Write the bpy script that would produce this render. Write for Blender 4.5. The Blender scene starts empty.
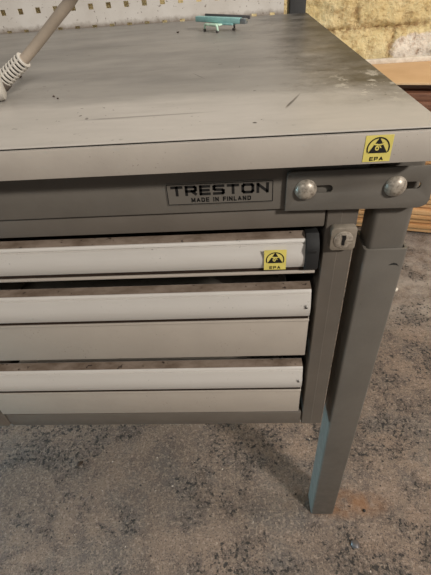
import bpy, bmesh, math, random
from mathutils import Vector, Matrix, noise
random.seed(7)
S = bpy.context.scene
COL = S.collection

# ------------------------------------------------------------------ materials
def lin(c):
    return tuple(((v / 255) / 12.92 if v / 255 <= .04045 else ((v / 255 + .055) / 1.055) ** 2.4) for v in c) + (1,)

class N:
    """small node-tree writer"""
    def __init__(s, name, off=None):
        s.m = bpy.data.materials.new(name); s.m.use_nodes = True
        s.t = s.m.node_tree; s.b = s.t.nodes['Principled BSDF']
        s.co = s.t.nodes.new('ShaderNodeTexCoord').outputs['Object']
        if off: s.co = s.node('ShaderNodeVectorMath', {0: s.co, 1: off}, operation='ADD').outputs[0]
    def node(s, kind, ins=None, **kw):
        n = s.t.nodes.new(kind)
        for k, v in kw.items(): setattr(n, k, v)
        for k, v in (ins or {}).items():
            if isinstance(v, bpy.types.NodeSocket): s.t.links.new(v, n.inputs[k])
            else: n.inputs[k].default_value = v
        return n
    def noise(s, scale, detail=3, rough=.55, stretch=(1, 1, 1), off=(0, 0, 0), dist=0):
        mp = s.node('ShaderNodeMapping', {'Vector': s.co, 'Scale': stretch, 'Location': off})
        return s.node('ShaderNodeTexNoise', {'Vector': mp.outputs[0], 'Scale': scale, 'Detail': detail, 'Roughness': rough, 'Distortion': dist}).outputs['Fac']
    def voro(s, scale, feature='F1', off=(0, 0, 0)):
        mp = s.node('ShaderNodeMapping', {'Vector': s.co, 'Location': off})
        return s.node('ShaderNodeTexVoronoi', {'Vector': mp.outputs[0], 'Scale': scale}, feature=feature).outputs['Distance']
    def ramp(s, fac, lo, hi, a=0.0, b=1.0):
        return s.node('ShaderNodeMapRange', {'Value': fac, 'From Min': lo, 'From Max': hi, 'To Min': a, 'To Max': b}, clamp=True).outputs[0]
    def math(s, op, a, b=0.0):
        return s.node('ShaderNodeMath', {0: a, 1: b}, operation=op).outputs[0]
    def mix(s, fac, a, b):
        n = s.node('ShaderNodeMix', data_type='RGBA')
        for i, v in ((0, fac), (6, a), (7, b)):
            if isinstance(v, bpy.types.NodeSocket): s.t.links.new(v, n.inputs[i])
            else: n.inputs[i].default_value = v
        return n.outputs[2]
    def sep(s):
        return s.node('ShaderNodeSeparateXYZ', {'Vector': s.co}).outputs
    def blob(s, x, y, z, rx, ry, rz=1e3, lean=0):
        """soft elliptical stain mask around a point"""
        o = s.sep()
        if lean: o = [s.math('SUBTRACT', o[0], s.math('MULTIPLY', s.math('SUBTRACT', o[1], y), lean)), o[1], o[2]]
        d = None
        for i, (c, r) in enumerate(((x, rx), (y, ry), (z, rz))):
            q = s.math('POWER', s.math('ABSOLUTE', s.math('DIVIDE', s.math('SUBTRACT', o[i], c), r)), 2)
            d = q if d is None else s.math('ADD', d, q)
        return s.ramp(d, 1.0, 0.15)
    def out(s, col=None, rough=None, metal=0, bump=None, bs=.2, bd=.002, spec=.5):
        def put(k, v):
            if isinstance(v, bpy.types.NodeSocket): s.t.links.new(v, s.b.inputs[k])
            elif v is not None: s.b.inputs[k].default_value = v
        put('Base Color', col); put('Roughness', rough); put('Metallic', metal); put('Specular IOR Level', spec)
        if bump is not None:
            bn = s.node('ShaderNodeBump', {'Height': bump, 'Strength': bs, 'Distance': bd})
            s.t.links.new(bn.outputs[0], s.b.inputs['Normal'])
        return s.m

def painted(name, c, rough=.45, var=.12, specks=.5, metal=0, dark=None, scale=18, stretch=(1, 1, 1), bs=.08, spec=.5):
    n = N(name)
    a = lin(c); d = lin(dark or tuple(v * .55 for v in c))
    f = n.ramp(n.noise(scale, 4, .6, stretch), .42, .75, 0, var * 2.2)
    col = n.mix(f, a, d)
    sp = n.math('MULTIPLY', n.ramp(n.noise(420, 2, .5), .68, .74), n.ramp(n.noise(25, 2, .5, off=(3, 1, 2)), .5, .62))
    col = n.mix(n.math('MULTIPLY', sp, specks), col, lin((40, 34, 28)))
    return n.out(col, n.ramp(n.noise(60, 3), .3, .7, rough - .06, rough + .08), metal, n.noise(260, 2), bs, .001, spec)

M = {}
# worn grey laminate of the worktop
n = N('worn_laminate', (-.75, .37, 0))   # measured from the worktop's front right corner
o = n.sep()
f1 = n.noise(5, 6, .66, (.7, 1.3, 1))
f2 = n.noise(26, 5, .6, (.25, 1.6, 1), (4, 2, 0))
col = n.mix(n.ramp(f1, .36, .68), lin((178, 172, 164)), lin((160, 155, 147)))
col = n.mix(n.ramp(f2, .5, .75, 0, .22), col, lin((112, 107, 100)))
# grime ground into the working area behind the clean front strip
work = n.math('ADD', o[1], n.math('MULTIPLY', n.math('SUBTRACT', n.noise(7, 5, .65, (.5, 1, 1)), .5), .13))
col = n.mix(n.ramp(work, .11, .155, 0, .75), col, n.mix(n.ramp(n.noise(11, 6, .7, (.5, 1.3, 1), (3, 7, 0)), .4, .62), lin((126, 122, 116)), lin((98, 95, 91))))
# grime along the right-hand end
edge = n.math('ADD', n.math('MULTIPLY', o[0], -1), n.math('MULTIPLY', n.math('SUBTRACT', n.noise(17, 7, .78, (1, 1.3, 1)), .5), .26))
ex = n.math('ADD', n.math('ABSOLUTE', o[0]), 0)
edge = n.math('MULTIPLY', n.ramp(edge, .11, .0), n.ramp(n.math('ADD', o[1], n.math('MULTIPLY', n.math('SUBTRACT', n.noise(20, 4, .7), .5), .10)), .06, .15))
col = n.mix(n.math('MULTIPLY', edge, .95), col, lin((48, 44, 38)))
for bx, by, rx, ry, ln in ((-.1070, .090, .0016, .026, .40), (-.1120, .080, .0012, .013, .40), (-.2050, .215, .0010, .020, -.5), (-.055, .205, .016, .003, 0)):
    col = n.mix(n.math('MULTIPLY', n.blob(bx, by, .78, rx, ry, lean=ln), .7), col, lin((60, 54, 48)))
# pale scuffs where the grime is rubbed off
sc_ = n.math('MULTIPLY', n.ramp(n.noise(46, 5, .75, (1, 1, 1), (2, 8, 0)), .55, .60), n.blob(-.015, .14, .78, .06, .08))
col = n.mix(n.math('MULTIPLY', sc_, .7), col, lin((190, 184, 172)))
sp = n.math('MULTIPLY', n.ramp(n.noise(170, 2, .4), .71, .75), n.ramp(n.noise(9, 2, .5, off=(1, 5, 0)), .48, .6))
col = n.mix(sp, col, lin((48, 38, 30)))
scr = n.math('MULTIPLY', n.ramp(n.noise(34, 1, .3, (.12, 2.6, 1), (7, 3, 0), .6), .70, .73), n.ramp(n.noise(6, 2, off=(9, 1, 0)), .5, .6))
col = n.mix(n.math('MULTIPLY', scr, .5), col, lin((90, 84, 78)))
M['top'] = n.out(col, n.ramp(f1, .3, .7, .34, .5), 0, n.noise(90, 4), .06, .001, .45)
M['edge'] = painted('cream_grey_edge_band', (160, 152, 142), .5, .08, .6)
M['seam'] = painted('black_glue_line', (22, 20, 18), .7, 0, 0)
M['grey'] = painted('dark_grey_paint', (95, 90, 83), .46, .10, .5, bs=.12)
M['groove'] = painted('groove_dirt_and_shade', (48, 38, 32), .9, .3, 0, scale=120, spec=.1)  # groove dirt, also standing in for the shade of the slit
M['grey_in'] = painted('grey_brown_paint', (94, 87, 79), .5, .1, .3)
M['drawer'] = painted('beige_grey_paint', (160, 151, 140), .5, .05, .7)
M['alu'] = painted('anodised_aluminium', (203, 198, 191), .42, .08, .5, .25, dark=(150, 143, 134), scale=6, stretch=(.4, 1, 3))
n = N('brown_dust_on_metal')
col = n.mix(n.ramp(n.noise(45, 5, .7, (.6, 1, 1)), .38, .62), lin((122, 108, 96)), lin((92, 78, 66)))
col = n.mix(n.ramp(n.noise(130, 2), .66, .72), col, lin((45, 36, 30)))
M['dust'] = n.out(col, .85, 0, n.noise(200, 3), .3, .001, .2)
M['black'] = painted('black_plastic', (15, 14, 13), .7, .1, .2)
M['dark'] = painted('charcoal_paint', (52, 51, 50), .5, .08, .2)
n = N('scuffed_zinc')
col = n.mix(n.ramp(n.noise(240, 4, .7), .42, .66), lin((168, 158, 144)), lin((112, 103, 92)))
M['zinc'] = n.out(col, n.ramp(n.noise(150, 3), .3, .7, .34, .5), .3, n.noise(300, 3), .25, .0006)
M['nickel'] = painted('worn_nickel', (150, 140, 126), .38, .25, .3, .35, scale=90)
M['yellow'] = painted('sticker_yellow', (212, 197, 104), .5, .12, .5, scale=60)
M['ink'] = painted('black_ink', (14, 13, 12), .5, 0, 0)
M['label'] = painted('nameplate_grey', (98, 93, 86), .4, .05, .2)
# perforated panel
n = N('cream_panel_paint')
o = n.sep()
col = n.mix(n.ramp(n.noise(10, 4, .6), .4, .7), lin((202, 197, 190)), lin((184, 177, 168)))
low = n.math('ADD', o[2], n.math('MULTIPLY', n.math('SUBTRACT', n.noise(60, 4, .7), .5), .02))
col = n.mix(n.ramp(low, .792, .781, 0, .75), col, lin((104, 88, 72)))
col = n.mix(n.math('MULTIPLY', n.ramp(n.noise(150, 2), .68, .72), .7), col, lin((90, 74, 60)))
M['panel'] = n.out(col, .5, 0, n.noise(120, 2), .05, .001)
# yellow painted stone wall, brown dirt in the joints
n = N('yellow_limewashed_stone')
o = n.sep()
a = n.noise(9, 6, .65); b = n.noise(30, 5, .65, off=(3, 0, 2)); c = n.noise(80, 4, .6, off=(8, 0, 1))
col = n.mix(n.ramp(a, .35, .65), lin((226, 208, 162)), lin((208, 186, 134)))
col = n.mix(n.ramp(b, .50, .66, 0, .7), col, lin((158, 128, 84)))
col = n.mix(n.ramp(c, .56, .68, 0, .5), col, lin((226, 212, 170)))
col = n.mix(n.ramp(n.noise(120, 3, .6, off=(1, 2, 3)), .66, .71, 0, .8), col, lin((112, 82, 50)))
jt = n.node('ShaderNodeAttribute', attribute_name='joint').outputs['Fac']
bl = n.math('ADD', n.blob(.55, 1.4, .565, .17, 1e3, .075), n.math('MULTIPLY', n.math('SUBTRACT', n.noise(22, 4, .6), .5), 1.3))
col = n.mix(n.ramp(bl, .3, .5), col, n.mix(n.ramp(n.noise(30, 5, .65, (1.3, 1, .9)), .50, .70), lin((228, 216, 200)), lin((164, 138, 116))))
col = n.mix(n.math('MULTIPLY', jt, n.ramp(n.noise(45, 4, .7, off=(2, 2, 6)), .38, .6)), col, lin((128, 98, 62)))
M['wall'] = n.out(col, .85, 0, n.math('ADD', b, n.math('MULTIPLY', c, .7)), .7, .016, .2)
# concrete
n = N('worn_concrete')
big = n.noise(3.2, 5, .6); mid = n.noise(16, 8, .78, off=(2, 5, 0)); fine = n.noise(140, 5, .8); grit = n.noise(300, 4, .75)
col = n.mix(n.ramp(big, .38, .64), lin((132, 114, 100)), lin((110, 96, 85)))
col = n.mix(n.ramp(mid, .46, .58, 0, .8), col, lin((92, 82, 75)))
col = n.mix(n.ramp(n.noise(6, 6, .7, off=(6, 1, 0)), .50, .62, 0, .55), col, lin((100, 95, 90)))
col = n.mix(n.ramp(fine, .52, .62, 0, .55), col, lin((170, 152, 136)))
col = n.mix(n.ramp(grit, .53, .61, 0, .85), col, lin((62, 55, 50)))
reg = None
for bx, by, rx, ry in ((-.19, .20, .10, .12), (.27, .45, .22, .22), (.12, .19, .14, .07), (-.10, -.06, .20, .05), (.15, -.04, .14, .06), (-.62, .20, .12, .10)):
    q = n.blob(bx, by, 0, rx * 1.3, ry * 1.3)
    reg = q if reg is None else n.math('MAXIMUM', reg, q)
patch = n.ramp(n.math('ADD', n.math('MULTIPLY', reg, .10), n.math('ADD', n.noise(6.5, 6, .75, off=(1.7, 3.1, 0)), n.math('MULTIPLY', n.math('SUBTRACT', mid, .5), 1.2))), .56, .68)
pits = n.math('MULTIPLY', n.ramp(n.noise(170, 4, .7, off=(4, 4, 0)), .50, .56), patch)
worn = n.math('MULTIPLY', n.blob(.52, .80, 0, .42, .34), n.ramp(n.noise(9, 7, .75, off=(2, 9, 0)), .40, .58))
col = n.mix(n.math('MULTIPLY', worn, .75), col, lin((168, 158, 147)))
dots = n.math('MULTIPLY', n.ramp(n.noise(105, 2, .6, off=(7, 3, 0)), .555, .58), n.ramp(n.math('ADD', patch, n.math('MULTIPLY', reg, .25)), .12, .5))
col = n.mix(n.math('MULTIPLY', dots, .9), col, lin((44, 42, 40)))
lite = n.ramp(n.noise(130, 2, .6, off=(3, 12, 0)), .60, .63)
col = n.mix(n.math('MULTIPLY', lite, .22), col, lin((186, 168, 152)))
col = n.mix(n.math('MULTIPLY', pits, .6), col, lin((42, 39, 36)))
rust = n.math('MULTIPLY', n.blob(.040, .050, 0, .10, .035), n.ramp(n.noise(30, 4), .35, .6))
col = n.mix(n.math('MULTIPLY', rust, .6), col, lin((132, 92, 58)))
specks = n.ramp(n.noise(95, 1, .4, off=(9, 2, 0)), .74, .755)
col = n.mix(specks, col, lin((52, 46, 42)))
wh = n.ramp(n.noise(110, 1, .4, off=(5, 8, 0)), .80, .815)
col = n.mix(wh, col, lin((190, 178, 164)))
hgt = n.math('SUBTRACT', n.math('ADD', n.math('MULTIPLY', mid, .6), n.math('MULTIPLY', fine, .6)), n.math('MULTIPLY', pits, .4))
M['floor'] = n.out(col, n.ramp(mid, .3, .7, .62, .85), 0, hgt, .55, .005, .3)
def wood(name, a, b, rough=.65):
    n = N(name)
    g = n.noise(9, 6, .65, (.35, 6, 9), dist=.8)
    col = n.mix(n.ramp(g, .36, .66), lin(a), lin(b))
    col = n.mix(n.ramp(n.noise(130, 2, .5), .66, .73, 0, .5), col, lin((70, 48, 34)))
    return n.out(col, rough, 0, g, .2, .002, .3)
M['w1'] = wood('pale_plank_wood', (208, 162, 114), (178, 130, 86))
M['w2'] = wood('orange_plank_wood', (202, 152, 102), (166, 116, 72))
M['w3'] = wood('reddish_brown_wood', (134, 92, 70), (86, 56, 44), .55)
M['w4'] = wood('dark_scrap_and_shade_wood', (70, 56, 46), (50, 40, 34))  # dark scraps, and the blocks that darken the foot of the stack
n = N('tan_hardboard')
M['tan'] = n.out(n.mix(n.ramp(n.noise(8, 4), .35, .7), lin((208, 174, 134)), lin((196, 160, 120))), .6, 0, n.noise(160, 3), .05, .001, .3)
M['white'] = painted('chipped_white_paint', (222, 214, 200), .6, .25, .8, dark=(150, 130, 108), scale=50)
M['cable'] = painted('grey_beige_rubber', (166, 152, 136), .5, .15, .3, scale=30)
M['rib'] = painted('pale_grey_plastic', (188, 182, 172), .45, .1, .3)
M['collar'] = painted('brown_grey_rubber', (92, 82, 74), .55, .1, .3)
M['mint'] = painted('mint_green_paint', (138, 182, 180), .4, .2, .3, scale=80, dark=(84, 128, 126))
M['mintpale'] = painted('pale_mint_paint', (196, 226, 204), .45, .1, .2)
M['steel'] = painted('bare_steel', (176, 184, 188), .3, .15, .2, .8)
M['slate'] = painted('slate_grey_steel', (96, 92, 92), .4, .1, .2, .3)

# ------------------------------------------------------------------ mesh helpers
def finish(name, bm, mats, parent=None, smooth=False, angle=35):
    bmesh.ops.recalc_face_normals(bm, faces=bm.faces)
    me = bpy.data.meshes.new(name); bm.to_mesh(me); bm.free()
    if not isinstance(mats, (list, tuple)): mats = [mats]
    for m in mats: me.materials.append(M[m])
    if smooth:
        for p in me.polygons: p.use_smooth = True
        try: me.set_sharp_from_angle(angle=math.radians(angle))
        except Exception: pass
    ob = bpy.data.objects.new(name, me); COL.objects.link(ob)
    if parent:
        ob.parent = parent
        ob.matrix_parent_inverse = Matrix.Identity(4)
        w = Vector((0, 0, 0)); p = parent
        while p: w += p.location; p = p.parent
        ob.data.transform(Matrix.Translation(-w))
    return ob

def tag(o, label, cat, group=None):
    o['label'] = label; o['category'] = cat
    if group: o['group'] = group
    return o
def thing(name, loc, label, cat, group=None):
    o = bpy.data.objects.new(name, None); o.empty_display_size = .05
    o.location = loc; COL.objects.link(o)
    return tag(o, label, cat, group)
def rebase(o, loc):
    """put a single-mesh thing's origin at its base"""
    o.data.transform(Matrix.Translation(-Vector(loc))); o.location = loc
    return o

def box(bm, x0, x1, y0, y1, z0, z1, bev=0, seg=2, mi=0):
    t = bmesh.new(); bmesh.ops.create_cube(t, size=1)
    for v in t.verts: v.co = Vector(((x0 + x1) / 2 + v.co.x * (x1 - x0), (y0 + y1) / 2 + v.co.y * (y1 - y0), (z0 + z1) / 2 + v.co.z * (z1 - z0)))
    if bev: bmesh.ops.bevel(t, geom=t.edges[:], offset=bev, segments=seg, profile=.5, affect='EDGES')
    merge(bm, t, mi)
def merge(bm, t, mi=None, mat=None):
    if mi is not None:
        for f in t.faces: f.material_index = mi
    me = bpy.data.meshes.new('tmp'); t.to_mesh(me); t.free()
    if mat: me.transform(mat)
    bm.from_mesh(me); bpy.data.meshes.remove(me)
def prism(bm, prof, a0, a1, axis='x', mi=0, bev=0):
    """extrude a closed 2-D outline along an axis: x -> (y,z); y -> (x,z); z -> (x,y)"""
    t = bmesh.new()
    P = {'x': lambda u, v, w: (w, u, v), 'y': lambda u, v, w: (u, w, v), 'z': lambda u, v, w: (u, v, w)}[axis]
    A = [t.verts.new(P(u, v, a0)) for u, v in prof]; B = [t.verts.new(P(u, v, a1)) for u, v in prof]
    k = len(prof)
    t.faces.new(A); t.faces.new(B[::-1])
    for i in range(k): t.faces.new((A[i], B[i], B[(i + 1) % k], A[(i + 1) % k]))
    bmesh.ops.recalc_face_normals(t, faces=t.faces)
    if bev:
        cap = [e for e in t.edges if (e.verts[0] in A and e.verts[1] in A) or (e.verts[0] in B and e.verts[1] in B)]
        bmesh.ops.bevel(t, geom=cap, offset=bev, segments=2, profile=.5, affect='EDGES')
    merge(bm, t, mi)
def tube(bm, pts, rad, seg=16, mi=0, cap=True):
    t = bmesh.new(); rings = []
    pts = [Vector(p) for p in pts]
    up = Vector((0, 0, 1))
    for i, p in enumerate(pts):
        d = (pts[min(i + 1, len(pts) - 1)] - pts[max(i - 1, 0)]).normalized()
        u = d.cross(up)
        if u.length < 1e-4: u = d.cross(Vector((1, 0, 0)))
        u.normalize(); w = u.cross(d)
        r = rad[i] if isinstance(rad, (list, tuple)) else rad
        rings.append([t.verts.new(p + (u * math.cos(q) + w * math.sin(q)) * r) for q in [2 * math.pi * j / seg for j in range(seg)]])
    for a, b in zip(rings, rings[1:]):
        for j in range(seg): t.faces.new((a[j], a[(j + 1) % seg], b[(j + 1) % seg], b[j]))
    if cap: t.faces.new(rings[0][::-1]); t.faces.new(rings[-1])
    merge(bm, t, mi)
def catmull(P, n=8):
    P = [Vector(p) for p in P]; out = []
    for i in range(len(P) - 1):
        a, b, c, d = P[max(i - 1, 0)], P[i], P[i + 1], P[min(i + 2, len(P) - 1)]
        for k in range(n):
            s = k / n
            out.append(.5 * (2 * b + (c - a) * s + (2 * a - 5 * b + 4 * c - d) * s * s + (3 * b - a - 3 * c + d) * s ** 3))
    return out + [P[-1]]
def flat2d(loops, thick, bev=0):
    """filled plate with holes in the XY plane, from outlines; returns a bmesh"""
    cu = bpy.data.curves.new('c', 'CURVE'); cu.dimensions = '2D'; cu.fill_mode = 'BOTH'; cu.extrude = thick / 2; cu.bevel_depth = bev; cu.bevel_resolution = 1
    for lp in loops:
        sp = cu.splines.new('POLY'); sp.points.add(len(lp) - 1); sp.use_cyclic_u = True
        for q, (x, y) in zip(sp.points, lp): q.co = (x, y, 0, 1)
    return from_curve(cu)
def from_curve(cu):
    ob = bpy.data.objects.new('c', cu); COL.objects.link(ob)
    dg = bpy.context.evaluated_depsgraph_get(); dg.update()
    me = bpy.data.meshes.new_from_object(ob.evaluated_get(dg))
    bpy.data.objects.remove(ob); bpy.data.curves.remove(cu)
    t = bmesh.new(); t.from_mesh(me); bpy.data.meshes.remove(me)
    bmesh.ops.remove_doubles(t, verts=t.verts, dist=1e-6)
    return t
GLYPH = {  # heavy extended capitals as pen strokes in a unit box
    'T': (1, [[(0, 1), (1, 1)], [(.5, 1), (.5, 0)]]), 'E': (.92, [[(0, 0), (0, 1)], [(0, 1), (1, 1)], [(0, .5), (.92, .5)], [(0, 0), (1, 0)]]),
    'F': (.9, [[(0, 0), (0, 1)], [(0, 1), (1, 1)], [(0, .48), (.9, .48)]]), 'L': (.85, [[(0, 1), (0, 0)], [(0, 0), (1, 0)]]), 'I': (.2, [[(.5, 0), (.5, 1)]]),
    'R': (1, [[(0, 0), (0, 1)], [(0, 1), (.85, 1), (1, .86), (1, .6), (.85, .44), (0, .44)], [(.55, .44), (1, 0)]]), 'P': (.95, [[(0, 0), (0, 1)], [(0, 1), (.85, 1), (1, .86), (1, .58), (.85, .42), (0, .42)]]),
    'S': (1, [[(.97, 1), (.12, 1), (0, .88), (0, .64), (.12, .52), (.88, .48), (1, .36), (1, .12), (.88, 0), (.03, 0)]]),
    'O': (1.05, [[(.15, 0), (0, .18), (0, .82), (.15, 1), (.85, 1), (1, .82), (1, .18), (.85, 0), (.15, 0)]]), 'D': (1, [[(0, 0), (0, 1), (.8, 1), (1, .8), (1, .2), (.8, 0), (0, 0)]]),
    'N': (1, [[(0, 0), (0, 1)], [(0, 1), (1, 0)], [(1, 0), (1, 1)]]), 'M': (1.15, [[(0, 0), (0, 1)], [(0, 1), (.5, .15)], [(.5, .15), (1, 1)], [(1, 1), (1, 0)]]), 'A': (1.08, [[(0, 0), (.5, 1)], [(.5, 1), (1, 0)], [(.2, .3), (.8, .3)]])}
def lettering(s, width, height, stroke, gap, thick=.0002):
    """capitals as a mesh centred on the origin, width x height; stroke and gap in parts of the height"""
    t = stroke * height; ws = [.55 if c == ' ' else GLYPH[c][0] for c in s]
    g = gap * height; unit = (width - g * (len(s) - 1)) / sum(ws); x = -width / 2; out = bmesh.new()
    for c, w in zip(s, ws):
        if c != ' ':
            wd = w * unit
            P = lambda p: Vector((x + t / 2 + p[0] * (wd - t), -height / 2 + t / 2 + p[1] * (height - t)))
            for st in GLYPH[c][1]:
                for p, q in zip(st, st[1:]):
                    a, b = P(p), P(q); d = (b - a).normalized(); n = Vector((-d.y, d.x)) * t / 2
                    e = d * t * (.5 if abs(d.x) < 1e-3 or abs(d.y) < 1e-3 else .28)
                    prism(out, [tuple(a - e - n), tuple(b + e - n), tuple(b + e + n), tuple(a - e + n)], -thick / 2, thick / 2, 'z')
        x += w * unit + g
    return out
def front(x, y, z, sx=1):
    """XY drawing plane -> vertical plane facing -Y, at x, y, z"""
    return Matrix.Translation((x, y, z)) @ Matrix.Rotation(math.pi / 2, 4, 'X')
def circ(cx, cy, r, k=24, a0=0, a1=2 * math.pi):
    full = abs(a1 - a0 - 2 * math.pi) < 1e-6
    return [(cx + r * math.cos(a0 + (a1 - a0) * i / (k if full else k - 1)), cy + r * math.sin(a0 + (a1 - a0) * i / (k if full else k - 1))) for i in range(k)]
def rrect(x0, x1, y0, y1, r, k=5):
    out = []
    for cx, cy, a in ((x1 - r, y1 - r, 0), (x0 + r, y1 - r, 90), (x0 + r, y0 + r, 180), (x1 - r, y0 + r, 270)):
        out += [(cx + r * math.cos(math.radians(a + 90 * i / k)), cy + r * math.sin(math.radians(a + 90 * i / k))) for i in range(k + 1)]
    return out

# ------------------------------------------------------------------ setting
bm = bmesh.new(); box(bm, -3.2, 3.4, -2.6, 1.6, -.12, 0)
fl = finish('floor', bm, 'floor'); fl['kind'] = 'structure'

# rough stone wall, joints and stones in relief
WY = 1.43
JOINT = [0]; JV = []
def wall_h(x, z):
    course = .235; z0 = .648
    k = math.floor((z - z0) / course)
    zz = (z - z0) - k * course
    wob = .012 * noise.noise(Vector((x * 5, k * 3.1, 1)))
    dz = min(abs(zz + wob), abs(course - zz + wob))
    per = .52; off = .285 if k % 2 == 0 else .415
    xx = (x - off + .02 * noise.noise(Vector((z * 9, k, 4)))) % per
    dx = min(xx, per - xx)
    d = min(dz, dx)
    j = max(0, 1 - d / .018)
    h = .010 * noise.noise(Vector((x * 7, z * 7, 2))) + .006 * noise.noise(Vector((x * 19, z * 19, 5))) + .003 * noise.noise(Vector((x * 48, z * 48, 8)))
    JOINT[0] = j
    return h * 1.5 - .022 * j * j * (.6 + .8 * noise.noise(Vector((x * 6, z * 6, 11))))
bm = bmesh.new()
xs = [-2.6 + .04 * i for i in range(66)] + [.04 + .008 * i for i in range(91)] + [.80 + .04 * i for i in range(1, 66)]
zs = [.04 * i for i in range(12)] + [.48 + .008 * i for i in range(50)] + [.9 + .04 * i for i in range(42)]
rows = []
for z in zs:
    row = []
    for x in xs:
        row.append(bm.verts.new((x, WY - wall_h(x, z), z))); JV.append(JOINT[0])
    rows.append(row)
for a, b in zip(rows, rows[1:]):
    for i in range(len(xs) - 1): bm.faces.new((a[i], a[i + 1], b[i + 1], b[i]))
bk = [bm.verts.new((x, WY + .15, z)) for x, z in ((xs[0], 0), (xs[-1], 0), (xs[-1], zs[-1]), (xs[0], zs[-1]))]
bm.faces.new(bk)
for edge, a, b in ((rows[0], bk[0], bk[1]), (rows[-1], bk[3], bk[2]), ([r[0] for r in rows], bk[0], bk[3]), ([r[-1] for r in rows], bk[1], bk[2])):
    bm.faces.new(list(edge) + [b, a])
wl = finish('wall_back', bm, 'wall', smooth=True, angle=60); wl['kind'] = 'structure'
at = wl.data.attributes.new('joint', 'FLOAT', 'POINT')
for i_, v_ in enumerate(JV): at.data[i_].value = v_

# ------------------------------------------------------------------ workbench
HT, TH = .78, .0275
wb = thing('workbench', (-.75, .37, 0), 'grey steel workbench with worn laminate worktop and square legs on concrete floor', 'workbench')
bm = bmesh.new(); box(bm, -1.5, -.0006, .0006, .755, HT - TH + .0005, HT - .0024)
box(bm, -1.5, 0, 0, .755, HT - .0012, HT, .0004, 1)
box(bm, -1.4992, -.0012, .0014, .754, HT - .0027, HT - .0010, mi=1)
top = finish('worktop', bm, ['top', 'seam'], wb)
bm = bmesh.new(); box(bm, -1.5, 0, -.0012, .001, HT - TH, HT - .0027, .0006, 2)
finish('front_edge_band', bm, 'edge', top, True)['label'] = 'cream grey front edge band'
bm = bmesh.new(); box(bm, -.001, .0010, .001, .755, HT - TH, HT - .0026, .0007, 2)
finish('side_edge_band', bm, 'edge', top, True)

def esd_sticker(w, h, name, parent, x, y, z, tilt=0):
    """yellow square with the black arc, triangle and hand mark and the letters EPA"""
    bm = bmesh.new()
    merge(bm, flat2d([[(-w / 2, -h / 2), (w / 2, -h / 2), (w / 2, h / 2), (-w / 2, h / 2)]], .0003), 0)
    s = w / 23; T = Matrix.Translation((0, 0, .00025)); cy = 1.5
    arc = circ(0, -1.0, 9.6, 24, math.radians(-22), math.radians(202)) + circ(0, -1.0, 8.5, 24, math.radians(202), math.radians(-22))
    hand = [(-1.0 + 1.6 * math.cos(q) - .6 * math.sin(q), -.8 + .6 * math.cos(q) + 2.0 * math.sin(q)) for q in [2 * math.pi * k / 18 for k in range(18)]]
    for k, (lp, mi) in enumerate(((arc, 1), ([(-8.0, -5.0), (8.0, -5.0), (0, 8.2)], 1), (hand, 0), ([(-4.4, 2.2), (-3.6, 3.2), (.5, 2.7), (5.5, 3.4), (4.8, 2.4), (.2, 1.3)], 0), ([(.4, .8), (1.4, 1.2), (2.6, -.4), (2.0, -.8)], 0),
                                  (circ(-1.0, -.8, .8, 10), 1))):
        merge(bm, flat2d([[(a * s, b * s + .0012) for a, b in lp]], .0002), mi, T @ Matrix.Translation((0, 0, .00004 * k)))
    merge(bm, lettering('EPA', w * .50, h * .15, .21, .28), 1, Matrix.Translation((0, -h / 2 + h * .115, .00025)))
    bmesh.ops.transform(bm, matrix=front(x, y, z) @ Matrix.Rotation(tilt, 4, 'X'), verts=bm.verts)
    o = finish(name, bm, ['yellow', 'ink'], parent)
    o['label'] = 'yellow warning sticker'
    return o
esd_sticker(.0215, .0213, 'warning_sticker', top, -.0502, -.0014, .7652)

# frame: front beam, rear beam, corner plate, legs
bm = bmesh.new()
box(bm, -1.46, -.045, .025, .050, .700, .7522, .0015)
apron = finish('front_beam', bm, 'grey', wb, True)
bm = bmesh.new(); box(bm, -1.46, -.0, .700, .735, .690, .7522, .0015)
finish('rear_beam', bm, 'grey', wb, True)
bm = bmesh.new(); box(bm, -.030, .008, .066, .702, .700, .7522, .0015)
finish('side_beam', bm, 'grey', wb, True)

# nameplate on the beam
bm = bmesh.new()
W, Hh = .1000, .0222
merge(bm, flat2d([rrect(-W / 2, W / 2, -Hh / 2, Hh / 2, .0008, 2)], .0006), 0)
rim = [rrect(-W / 2 + .0006, W / 2 - .0006, -Hh / 2 + .0006, Hh / 2 - .0006, .0006, 2), rrect(-W / 2 + .0013, W / 2 - .0013, -Hh / 2 + .0013, Hh / 2 - .0013, .0005, 2)]
merge(bm, flat2d(rim, .0002), 1, Matrix.Translation((0, 0, .0004)))
merge(bm, lettering('TRESTON', .0910, .0100, .255, .20), 1, Matrix.Translation((.000, .0036, .0004)))
merge(bm, lettering('MADE IN FINLAND', .0560, .0045, .22, .24), 1, Matrix.Translation((.001, -.0060, .0004)))
bmesh.ops.transform(bm, matrix=front(-.1791, .0246, .7201), verts=bm.verts)
finish('nameplate', bm, ['label', 'ink'], apron)['label'] = 'grey nameplate reading TRESTON MADE IN FINLAND'

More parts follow.
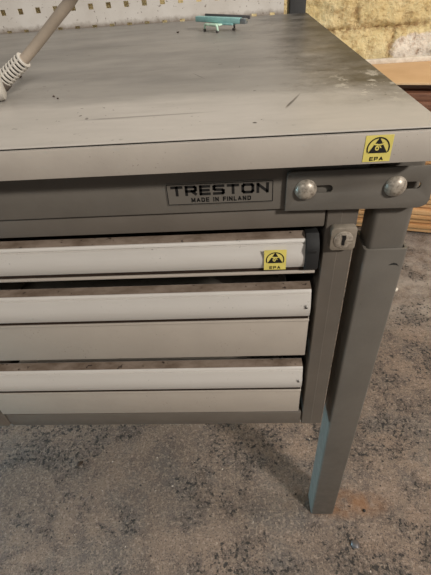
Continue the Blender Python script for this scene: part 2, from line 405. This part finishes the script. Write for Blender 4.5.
# slotted corner plate
def slot(x0, x1, z, r):
    return circ(x1, z, r, 9, -math.pi / 2, math.pi / 2) + circ(x0, z, r, 9, math.pi / 2, 3 * math.pi / 2)
outl = [(-.1178, .7010), (.0036, .6990), (.0060, .6994), (.0108, .7020), (.0124, .7060), (.0124, .7385)] + circ(-.1134, .7345, .004, 5, math.pi / 2, math.pi)
bm = bmesh.new()
merge(bm, flat2d([outl, slot(-.100, -.0800, .7212, .0043), slot(-.020, -.0020, .7210, .0043)], .0016, .0006), 0, Matrix.Translation((0, .0220, 0)) @ Matrix.Rotation(math.pi / 2, 4, 'X'))
plate = finish('corner_bracket', bm, 'grey', wb, True)
def bolt(x, z):
    bm = bmesh.new(); prof = [(.0001, .0062), (.004, .0059), (.0070, .0046), (.0090, .0024), (.0099, .0004), (.0099, -.0003), (.0034, -.0003), (.0032, -.0060)]
    rings = [[bm.verts.new((x + r * math.cos(q), .0204 - h, z + r * math.sin(q))) for q in [2 * math.pi * j / 28 for j in range(28)]] for r, h in prof]
    for a, b in zip(rings, rings[1:]):
        for j in range(28): bm.faces.new((a[j], a[(j + 1) % 28], b[(j + 1) % 28], b[j]))
    bm.faces.new(rings[0]); bm.faces.new(rings[-1])
    finish('bolt', bm, 'zinc', plate, True, 50)['label'] = 'round zinc bolt head'
bolt(-.1005, .7216); bolt(-.0208, .7212)

def leg(x0, x1, y0, y1, sign):
    bm = bmesh.new()
    prism(bm, rrect(x0 + .0030, x1 - .0026, y0 + .0032, y1 - .003, .0058, 5), .45, .7522, 'z')
    finish('inner_leg_tube', bm, 'grey', wb, True)
    t = flat2d([rrect(x0, x1, y0, y1, .0032, 4), rrect(x0 + .0024, x1 - .0020, y0 + .0024, y1 - .0024, .003, 4)], .6457 - .0006, .0003)
    bm = bmesh.new(); merge(bm, t, 0, Matrix.Translation((0, 0, .6457 / 2)))
    return finish('leg', bm, 'grey', wb, True)
L0 = leg(-.0329, .0110, .0303, .0701, 1)
leg(-.0329, .0110, .680, .720, 1)
# the torn punch mark near the top of the front leg
bm = bmesh.new()
merge(bm, flat2d([[(-.0065, -.0010), (-.0035, .0012), (-.001, .0021), (.0025, .0010), (.0055, -.0030), (.0036, -.0016), (.001, -.0008), (-.002, -.0006)]], .0003), 0, front(.0010, .0301, .6265))
finish('paint_chip', bm, 'seam', L0)['label'] = 'dark torn chip in the paint'
bm = bmesh.new()
merge(bm, flat2d([[(-.0016, -.0003), (.0014, .0002), (.0016, .0005), (-.0014, .0002)]], .0003), 0, front(-.0245, .0301, .585))
finish('paint_chip', bm, 'dust', L0)

# ------------------------------------------------------------------ drawer unit
du = thing('drawer_unit', (-.306, .30, .327), 'grey three drawer unit with silver handle rails hung under the worktop', 'drawer unit')
XL, XR = -.5375, -.0761
bm = bmesh.new()
box(bm, -.568, -.0459, .050, .56, .690, .700, .001)             # top plate
box(bm, -.0655, -.047, .058, .56, .327, .690)                    # right side
box(bm, -.567, -.5555, .058, .56, .327, .690)                    # left side
box(bm, -.568, -.0459, .548, .56, .327, .70)                     # back
box(bm, -.556, -.066, .052, .56, .329, .337)                     # bottom tray
carc = finish('carcass', bm, 'grey_in', du)
bm = bmesh.new()
prism(bm, [(-.0761, .0322), (-.0750, .0310), (-.0618, .0299), (-.0612, .0304), (-.0464, .0306), (-.0459, .0312), (-.0459, .060), (-.0761, .060)], .3270, .6985, 'z', bev=.0006)
finish('corner_post', bm, 'grey_in', du, True, 20)
bm = bmesh.new()
prism(bm, [(-.5375, .0322), (-.5386, .0310), (-.5518, .0299), (-.5524, .0304), (-.5675, .0306), (-.5680, .0312), (-.5680, .060), (-.5375, .060)], .3270, .6985, 'z', bev=.0006)
finish('corner_post', bm, 'grey_in', du, True, 20)
bm = bmesh.new(); box(bm, -.5360, -.0780, .0290, .0480, .6770, .6992, .0012)
finish('top_rail', bm, 'grey_in', du, True)
bm = bmesh.new(); box(bm, -.5345, -.0776, .0310, .055, .3270, .3560, .0012)
finish('bottom_rail', bm, 'grey_in', du, True)

# lock on the right post
bm = bmesh.new()
merge(bm, flat2d([rrect(-.0115, .0115, -.0122, .0122, .0030, 5)], .0060, .0012), 0, front(-.0590, .0262, .6655))
merge(bm, flat2d([circ(0, 0, .0102, 28)], .0006), 1, front(-.0590, .0227, .6650))
merge(bm, flat2d([circ(0, 0, .0092, 28)], .0012, .0004), 2, front(-.0590, .0221, .6650))
lock = finish('lock', bm, ['nickel', 'seam', 'zinc'], du, True)
lock['label'] = 'square nickel cam lock'
bm = bmesh.new()
merge(bm, flat2d([[(-.0015, -.0060), (.0015, -.0060), (.0014, -.0008), (.0024, .0010), (.0021, .0056), (-.0020, .0056), (-.0013, .0010), (-.0018, -.001)]], .0004), 0, front(-.0590, .0210, .6650))
finish('keyhole', bm, 'ink', lock)

def drawer(zl, zb, z0, xr, ledge=.015, cap=False):
    """ledge height, bottom of the handle rail, bottom of the front"""
    xl, xe = -.5290, -.0838
    yf = .0185
    bm = bmesh.new()
    box(bm, xl, xe, .0225, .034, z0, zb - .0026, .0012)
    box(bm, xl + .001, xe - .001, .0222, .0300, zb - .0040, zb + .0003, mi=1)   # dark strip under the rail: groove dirt plus the gap's shade as colour
    box(bm, xl, xe, .0204, .0232, zb - .0076, zb - .0044, .0008)       # folded lip along the top of the front
    # the steel tray behind the front
    zt = max(z0 + .008, zb - .01)
    box(bm, xl + .018, xl + .0195, .034, .52, z0 + .006, zt); box(bm, xe - .0195, xe - .018, .034, .52, z0 + .006, zt)
    box(bm, xl + .018, xe - .018, .034, .52, z0 + .006, z0 + .0075); box(bm, xl + .018, xe - .018, .5185, .52, z0 + .006, zt)
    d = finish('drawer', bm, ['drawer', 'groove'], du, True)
    # handle rail: dusty ledge, rounded aluminium face
    h = zl - zb
    q = yf + .0050
    prof = [(q + ledge, zl + .0010), (q + ledge - .001, zl + .0016), (q + .0018, zl), (q + .0006, zl - .0005), (q - .0002, zl - .0018), (q - .0006, zl - .0034), (q + .0010, zl - .0038), (q + .0008, zl - .0050),
            (q - .0012, zl - .0053), (q - .0030, zl - .0053 - h * .25), (q - .0048, zl - h * .55), (q - .0046, zb + h * .22), (q - .0032, zb + .0030), (q - .0022, zb + .0008), (q - .0010, zb), (q + .0020, zb), (q + ledge, zb)]
    bm = bmesh.new(); prism(bm, prof, xl, xr, 'x')
    bm.normal_update(); bmesh.ops.recalc_face_normals(bm, faces=bm.faces)
    for f in bm.faces:
        if f.normal.z > .9 and f.calc_area() > .0015: f.material_index = 1
    hd = finish('handle', bm, ['alu', 'dust'], d, True, 30)
    hd['label'] = 'silver aluminium handle rail with dusty top'
    if cap:
        bm = bmesh.new()
        prism(bm, [(yf + ledge + .006, zl + .003), (yf + ledge - .006, zl + .0045), (yf + .002, zl - .001), (yf - .0022, zl - .008), (yf - .0022, zb + .001), (yf + .003, zb - .004), (yf + ledge + .006, zb - .004)], xr + .0001, -.0822, 'x', bev=.0012)
        box(bm, xr + .001, -.0850, yf - .0030, yf + .004, zl - .0125, zl - .0085, .0008)
        finish('end_cap', bm, 'black', d, True)['label'] = 'black plastic end cap'
    else:
        bm = bmesh.new()
        merge(bm, flat2d([[(-.0012, -.0026), (.0014, -.0026), (.0014, -.0010), (-.0002, -.0008), (-.0002, .0026), (-.0012, .0026)]], .0004), 0, front(-.0893, yf - .0009, (zl - .006 + zb) / 2 + .002))
        finish('slot_mark', bm, 'seam', d)
    return d
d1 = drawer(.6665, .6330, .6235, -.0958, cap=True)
esd_sticker(.0225, .0245, 'warning_sticker', d1, -.1262, .0173, .6465)
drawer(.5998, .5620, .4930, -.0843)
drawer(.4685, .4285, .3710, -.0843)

# ------------------------------------------------------------------ perforated panel behind the worktop
tp = thing('perforated_panel', (-.75, .775, 0), 'cream perforated steel tool panel standing behind the worktop', 'tool panel')
P, hs = .040, .0055
hx = [-.075 - P * i for i in range(35)]; hz = [.739 + P * i for i in range(30)]
gx = sorted([-1.46, -.0500] + [x + s * hs for x in hx for s in (-1, 1)]); gz = sorted([.715, 1.94] + [z + s * hs for z in hz for s in (-1, 1)])
def inhole(c, cs): return any(abs(c - q) < hs * .9 for q in cs)
bm = bmesh.new()
for y, fl_ in ((.7575, 0), (.7595, 1)):
    V = [[bm.verts.new((x, y, z)) for x in gx] for z in gz]
    if fl_ == 0: V0 = V
for j in range(len(gz) - 1):
    for i in range(len(gx) - 1):
        hole = inhole((gx[i] + gx[i + 1]) / 2, hx) and inhole((gz[j] + gz[j + 1]) / 2, hz)
        if not hole:
            for G in (V0, V): bm.faces.new((G[j][i], G[j][i + 1], G[j + 1][i + 1], G[j + 1][i]))
bm.edges.ensure_lookup_table()
idx = {}
for j in range(len(gz)):
    for i in range(len(gx)): idx[V0[j][i]] = V[j][i]
bnd = [e for e in bm.edges if len(e.link_faces) == 1 and e.verts[0] in idx and e.verts[1] in idx]
for e in bnd:
    a, b = e.verts
    bm.faces.new((a, b, idx[b], idx[a]))
finish('perforated_sheet', bm, 'panel', tp)
for x in (-.0205, -1.48):
    bm = bmesh.new(); prism(bm, rrect(x - .0187, x + .0187, .757, .800, .004, 4), 0, 1.98, 'z')
    finish('upright', bm, 'dark', tp, True)['label'] = 'dark charcoal upright post'
for z in (.71, 1.90):
    bm = bmesh.new(); box(bm, -1.462, -.039, .7600, .790, z, z + .03, .001)
    finish('cross_rail', bm, 'dark', tp)

# ------------------------------------------------------------------ camera
C0 = Vector((-.1621, -.3256, .8929))
R_ = Vector((0.99766651, 0.0292083, -0.06171239)); D_ = Vector((-0.029214, -0.63432898, -0.77251102)); F_ = Vector((-0.0617097, 0.77251124, -0.63199549))
cd = bpy.data.cameras.new('camera'); cam = bpy.data.objects.new('camera', cd); COL.objects.link(cam)
cd.sensor_fit = 'HORIZONTAL'; cd.sensor_width = 36; cd.lens = 408.57 * 36 / 431; cd.clip_start = .01
m = Matrix((R_, -D_, -F_)).transposed().to_4x4(); m.translation = C0
cam.matrix_world = m
S.camera = cam

# ------------------------------------------------------------------ cable and plug at the left of the worktop
cb = thing('power_cable', (-.425, .15, HT), 'grey beige cable with ribbed strain relief and plug, lying at left of worktop', 'cable')
path = [(-.4190, .165, .7985), (-.4035, .165, .8080), (-.3883, .165, .8171), (-.3750, .165, .8263), (-.3610, .163, .8363), (-.3485, .160, .8452), (-.3330, .155, .8559), (-.3174, .150, .8667), (-.3034, .140, .8785), (-.2856, .120, .8970), (-.270, .100, .9250), (-.262, .085, .965), (-.262, .075, 1.02), (-.30, .10, 1.25), (-.36, .18, 1.60)]
cp = catmull(path, 8)
bm = bmesh.new(); tube(bm, cp[6:], .0053, 18)
finish('sleeve', bm, 'cable', cb, True)
a, b = Vector((-.4170, .165, .7998)), Vector((-.3893, .165, .8165))
dv = (b - a)
bm = bmesh.new(); tube(bm, [a, b], [.0066, .0062], 20)
finish('relief_gap_shade', bm, 'black', cb, True)  # black core added so the gaps between the ribs look shaded
bm = bmesh.new()
for k in range(8):
    p = a + dv * (k / 7); e = dv.normalized() * .00125
    r = .0090 - .0006 * k / 7
    tube(bm, [p - e, p - e * .6, p + e * .6, p + e], [r - .0006, r, r, r - .0006], 22)
u = dv.normalized().cross(Vector((0, 0, 1))).normalized(); w = u.cross(dv.normalized())
for q in (25, 115, 205, 295):
    o_ = (u * math.cos(math.radians(q)) + w * math.sin(math.radians(q))) * .0074
    tube(bm, [a + o_, b + o_ * .94], .0013, 8)
finish('strain_relief', bm, 'rib', cb, True)['label'] = 'pale ribbed strain relief'
dn = dv.normalized()
bm = bmesh.new(); tube(bm, [a + dn * .001, a - dn * .002, a - dn * .008, a - dn * .010], [.0088, .0100, .0104, .0096], 20)
finish('collar', bm, 'collar', cb, True)
bm = bmesh.new()
pc = Vector((-.4222, .152, HT + .0142)); ax = Vector((-.95, -.30, 0)).normalized()
tube(bm, [pc - ax * .007, pc - ax * .005, pc + ax * .000, pc + ax * .003, pc + ax * .012, pc + ax * .014, pc + ax * .045, pc + ax * .047], [.009, .0130, .0140, .0125, .0120, .0140, .0140, .0125], 24)
finish('plug', bm, 'rib', cb, True)['label'] = 'pale grey plug body'
bm = bmesh.new()
for s in (-1, 1):
    q = pc + ax * .046 + Vector((-ax.y, ax.x, 0)) * .0065 * s
    tube(bm, [q, q + ax * .018], .0022, 10)
finish('prong', bm, 'nickel', cb, True)

# ------------------------------------------------------------------ mint clip near the back of the worktop
cl = thing('metal_clip', (-.19, .56, HT), 'mint green metal clip with long bar on bent legs, near back of worktop', 'clip')
rot = Matrix.Translation((-.175, .566, HT)) @ Matrix.Rotation(math.radians(-32), 4, 'Z')
def clip_part(name, mats, fn, label=None, smooth=True):
    bm = bmesh.new(); fn(bm); bmesh.ops.transform(bm, matrix=rot, verts=bm.verts)
    o = finish(name, bm, mats, cl, smooth)
    if label: o['label'] = label
def tilted(b, n0, *bx):
    t = bmesh.new(); box(t, *bx)
    merge(b, t, None, Matrix.Rotation(math.radians(1.5), 4, 'Y'))
clip_part('bar', 'mint', lambda b: (tilted(b, 0, -.066, .032, -.006, .006, .0125, .0215, .0016), tilted(b, 0, -.014, .018, -.0085, .0075, .0100, .0135, .0014)), 'teal mint flat bar')
clip_part('bar_tip', 'steel', lambda b: tilted(b, 0, .0322, .044, -.0055, .0055, .0127, .0213, .0014), 'bare steel bar tip')
clip_part('back_strip', 'slate', lambda b: tilted(b, 0, -.052, .046, .0066, .0095, .0190, .0248, .0008), 'dark grey strip along the bar')
def nleg(b):
    tube(b, catmull([(-.041, -.010, .0014), (-.041, -.0105, .008), (-.038, -.011, .0112), (-.016, -.020, .0112), (-.0060, -.024, .0112), (-.0040, -.024, .008), (-.0035, -.0235, .0014)], 5), .0020, 10)
    box(b, -.032, -.003, -.0185, .002, .0098, .0125, .0010)
clip_part('front_legs', 'mintpale', nleg, 'pale mint bent wire legs')
clip_part('foot', 'slate', lambda b: tube(b, [(-.041, -.009, .0022), (-.0412, -.0135, .0022)], .0022, 8), 'dark leg tip')
clip_part('foot', 'slate', lambda b: tube(b, [(-.0035, -.0225, .0022), (-.0035, -.0272, .0022)], .0022, 8), 'dark leg tip')
def rleg(b):
    tube(b, catmull([(-.003, .004, .0130), (.008, .008, .0120), (.0122, .009, .008), (.0125, .008, .0012)], 5), .0018, 10)
    tube(b, [(.0125, .010, .0022), (.0128, .003, .0022)], .0021, 8)
clip_part('rear_leg', 'slate', rleg)

# ------------------------------------------------------------------ plank stack by the wall
ANG = math.radians(-15); U = Vector((math.cos(ANG), math.sin(ANG), 0)); V_ = Vector((-math.sin(ANG), math.cos(ANG), 0)); SA = Vector((.493, 1.054, 0))
def plank(name, u0, u1, v0, v1, z0, z1, mat, label, cat, group, bev=.0026):
    bm = bmesh.new(); box(bm, u0, u1, v0, v1, 0, z1 - z0, bev, 2)
    o = finish(name, bm, mat, None, True)
    o.location = SA + Vector((0, 0, z0)); o.rotation_euler = (0, 0, ANG)
    if label: tag(o, label, cat, group)
    return o
ordn = ['lowest', 'second', 'third', 'fourth', 'fifth', 'sixth', 'seventh', 'eighth', 'ninth', 'tenth', 'eleventh', 'twelfth', 'thirteenth', 'fourteenth', 'fifteenth', 'sixteenth', 'seventeenth', 'eighteenth', 'nineteenth', 'twentieth']
for k, u in enumerate((-.24, .17, .60)):  # dark blocks added to give the contact shadow line below the stack
    plank('shade_block', u - .03, u + .03, .004, .13, 0, .0105, 'w4', 'short dark block, added for the shadow line, under the %s of the plank stack on the concrete floor' % ('left end', 'middle', 'right end')[k], 'shade_block', 'added shade blocks under the plank stack', .001)
z = .011; TH_ = []
nl = 20
for k in range(nl):
    t = .0208 + random.uniform(-.003, .003); TH_.append(t)
sc = (.438 - z) / sum(t + .0036 for t in TH_)
for k in range(nl):
    t = TH_[k] * sc
    j = random.uniform(-.010, .012)
    lab = ('light brown plank at the very bottom of the stack behind the bench leg' if k == 0 else 'light brown plank, %s from the bottom of the stack behind the bench leg' % ordn[k])
    plank('plank', -.30 + random.uniform(-.02, .02), .95 + random.uniform(-.03, .03), j, j + .14, z, z + t, random.choice(['w1', 'w1', 'w2']), lab, 'plank', 'light planks in the stack')
    z += t + .0036 * sc
for k in range(4):
    t = .0240
    j = (.004, .000, .008, .045)[k]
    plank('plank', -.30 + random.uniform(-.02, .02), .95 + random.uniform(-.03, .03), j, j + .14, z, z + t, 'w3', 'dark reddish brown plank, %s below the tan board on the stack' % ('fourth', 'third', 'second', 'first')[k], 'plank', 'reddish planks in the stack')
    z += t + .0006
# broad tan board on top: front edge along the stack, back edge along the wall
bm = bmesh.new()
zt = .5425
def w2(u): p = SA + U * u; return (p.x, p.y)
prism(bm, [w2(-.34), w2(.96), (w2(.96)[0] + .02, 1.394), (w2(-.34)[0], 1.394)], z, zt, 'z', bev=.001)
o = finish('hardboard_sheet', bm, 'tan', None, False)
tag(rebase(o, (.7, 1.22, z)), 'broad tan hardboard sheet lying on top of the plank stack beside the wall', 'board')
bm = bmesh.new(); box(bm, .03, 1.35, 1.366, 1.384, zt, zt + .0155, .0015)
for v in bm.verts: v.co.z += .0008 * noise.noise(v.co * 40) if v.co.z > zt + .005 else 0
tag(rebase(finish('batten', bm, 'white', None, True), (.6, 1.375, zt)), 'thin chipped white batten along the wall on the tan sheet', 'batten')

# ------------------------------------------------------------------ crumbs and chips
def crumb(name, x, y, z, r, sq, mat, label, cat, seed, rz=0, group=None):
    bm = bmesh.new(); bmesh.ops.create_icosphere(bm, subdivisions=2, radius=1)
    for v in bm.verts:
        q = 1 + .45 * noise.noise(v.co * 1.6 + Vector((seed, seed * 2, 0)))
        v.co = Vector((v.co.x * q * r, v.co.y * q * r * sq[0], v.co.z * q * r * sq[1]))
    lo = min(v.co.z for v in bm.verts)
    for v in bm.verts: v.co.z -= lo
    bmesh.ops.rotate(bm, verts=bm.verts, cent=(0, 0, 0), matrix=Matrix.Rotation(rz, 3, 'Z'))
    o = finish(name, bm, mat, None, True, 60); o.location = (x, y, z)
    return tag(o, label, cat, group)
crumb('wood_splinter', -.4504, .2678, HT, .0052, (.35, .3), 'w4', 'dark splinter lying on the worktop beside the ribbed cable end', 'splinter', 1, .3)
crumb('crumb', -.364, .1566, HT, .0014, (.8, .6), 'w4', 'dark crumb on the worktop right of the plug, nearer the cable', 'crumb', 2)
crumb('crumb', -.3562, .147, HT, .0012, (.8, .6), 'w4', 'tiny dark crumb on the worktop right of the plug, nearer the front edge', 'crumb', 3)
crumb('crumb', -.2672, .5807, HT, .0026, (.7, .5), 'w4', 'dark crumb alone on the worktop left of the mint clip', 'crumb', 4)
crumb('stone_chip', .3420, .7202, 0, .010, (.8, .6), 'white', 'whitish stone chip on the floor just right of the bench leg', 'stone chip', 5, .4)
crumb('stone_chip', .042, -.0258, 0, .0085, (.9, .35), 'slate', 'flat grey stone chip on the floor in front of the bench leg', 'stone chip', 6)
crumb('pebble', .0741, .036, 0, .0032, (.9, .6), 'seam', 'small black pebble on the floor at the rust stain beside the bench leg', 'pebble', 8)
crumb('leaf_scrap', -.5449, .1361, 0, .0085, (.5, .25), 'w4', 'dark dry scrap on the floor below the drawers', 'scrap', 9, .6)

# ------------------------------------------------------------------ light
def area(name, loc, target, sx, sy, energy, col, spread=0):
    l = bpy.data.lights.new(name, 'AREA'); l.shape = 'RECTANGLE'; l.size = sx; l.size_y = sy; l.energy = energy; l.color = col
    o = bpy.data.objects.new(name, l); COL.objects.link(o); o.location = loc
    if spread: l.spread = math.radians(spread)
    o.rotation_euler = (Vector(target) - Vector(loc)).to_track_quat('-Z', 'Y').to_euler()
    return o
area('ceiling_lamp', (1.7, -1.75, 2.4), (-.1, .3, .3), .4, .22, 104, (1, .94, .87))
area('wall_fill_light', (1.6, .1, 2.5), (.6, 1.4, .5), 1.0, .3, 26, (1, .94, .87))  # unseen fill, added to brighten the wall and the stacked boards
area('aisle_lamp', (-1.3, -1.9, 2.4), (-.3, .2, .3), 1.2, .3, 13, (1, .96, .90))
area('door_daylight', (-3.0, .22, .24), (0, .06, .12), .9, .36, 11, (.50, .84, 1), 60)
w = bpy.data.worlds.new('room_light'); S.world = w; w.use_nodes = True
bg = w.node_tree.nodes['Background']; bg.inputs[0].default_value = (1, .97, .93, 1); bg.inputs[1].default_value = .13
S.view_settings.view_transform = 'Standard'; S.view_settings.look = 'None'; S.view_settings.gamma = 1; S.view_settings.use_curve_mapping = False
S.view_settings.exposure = 0
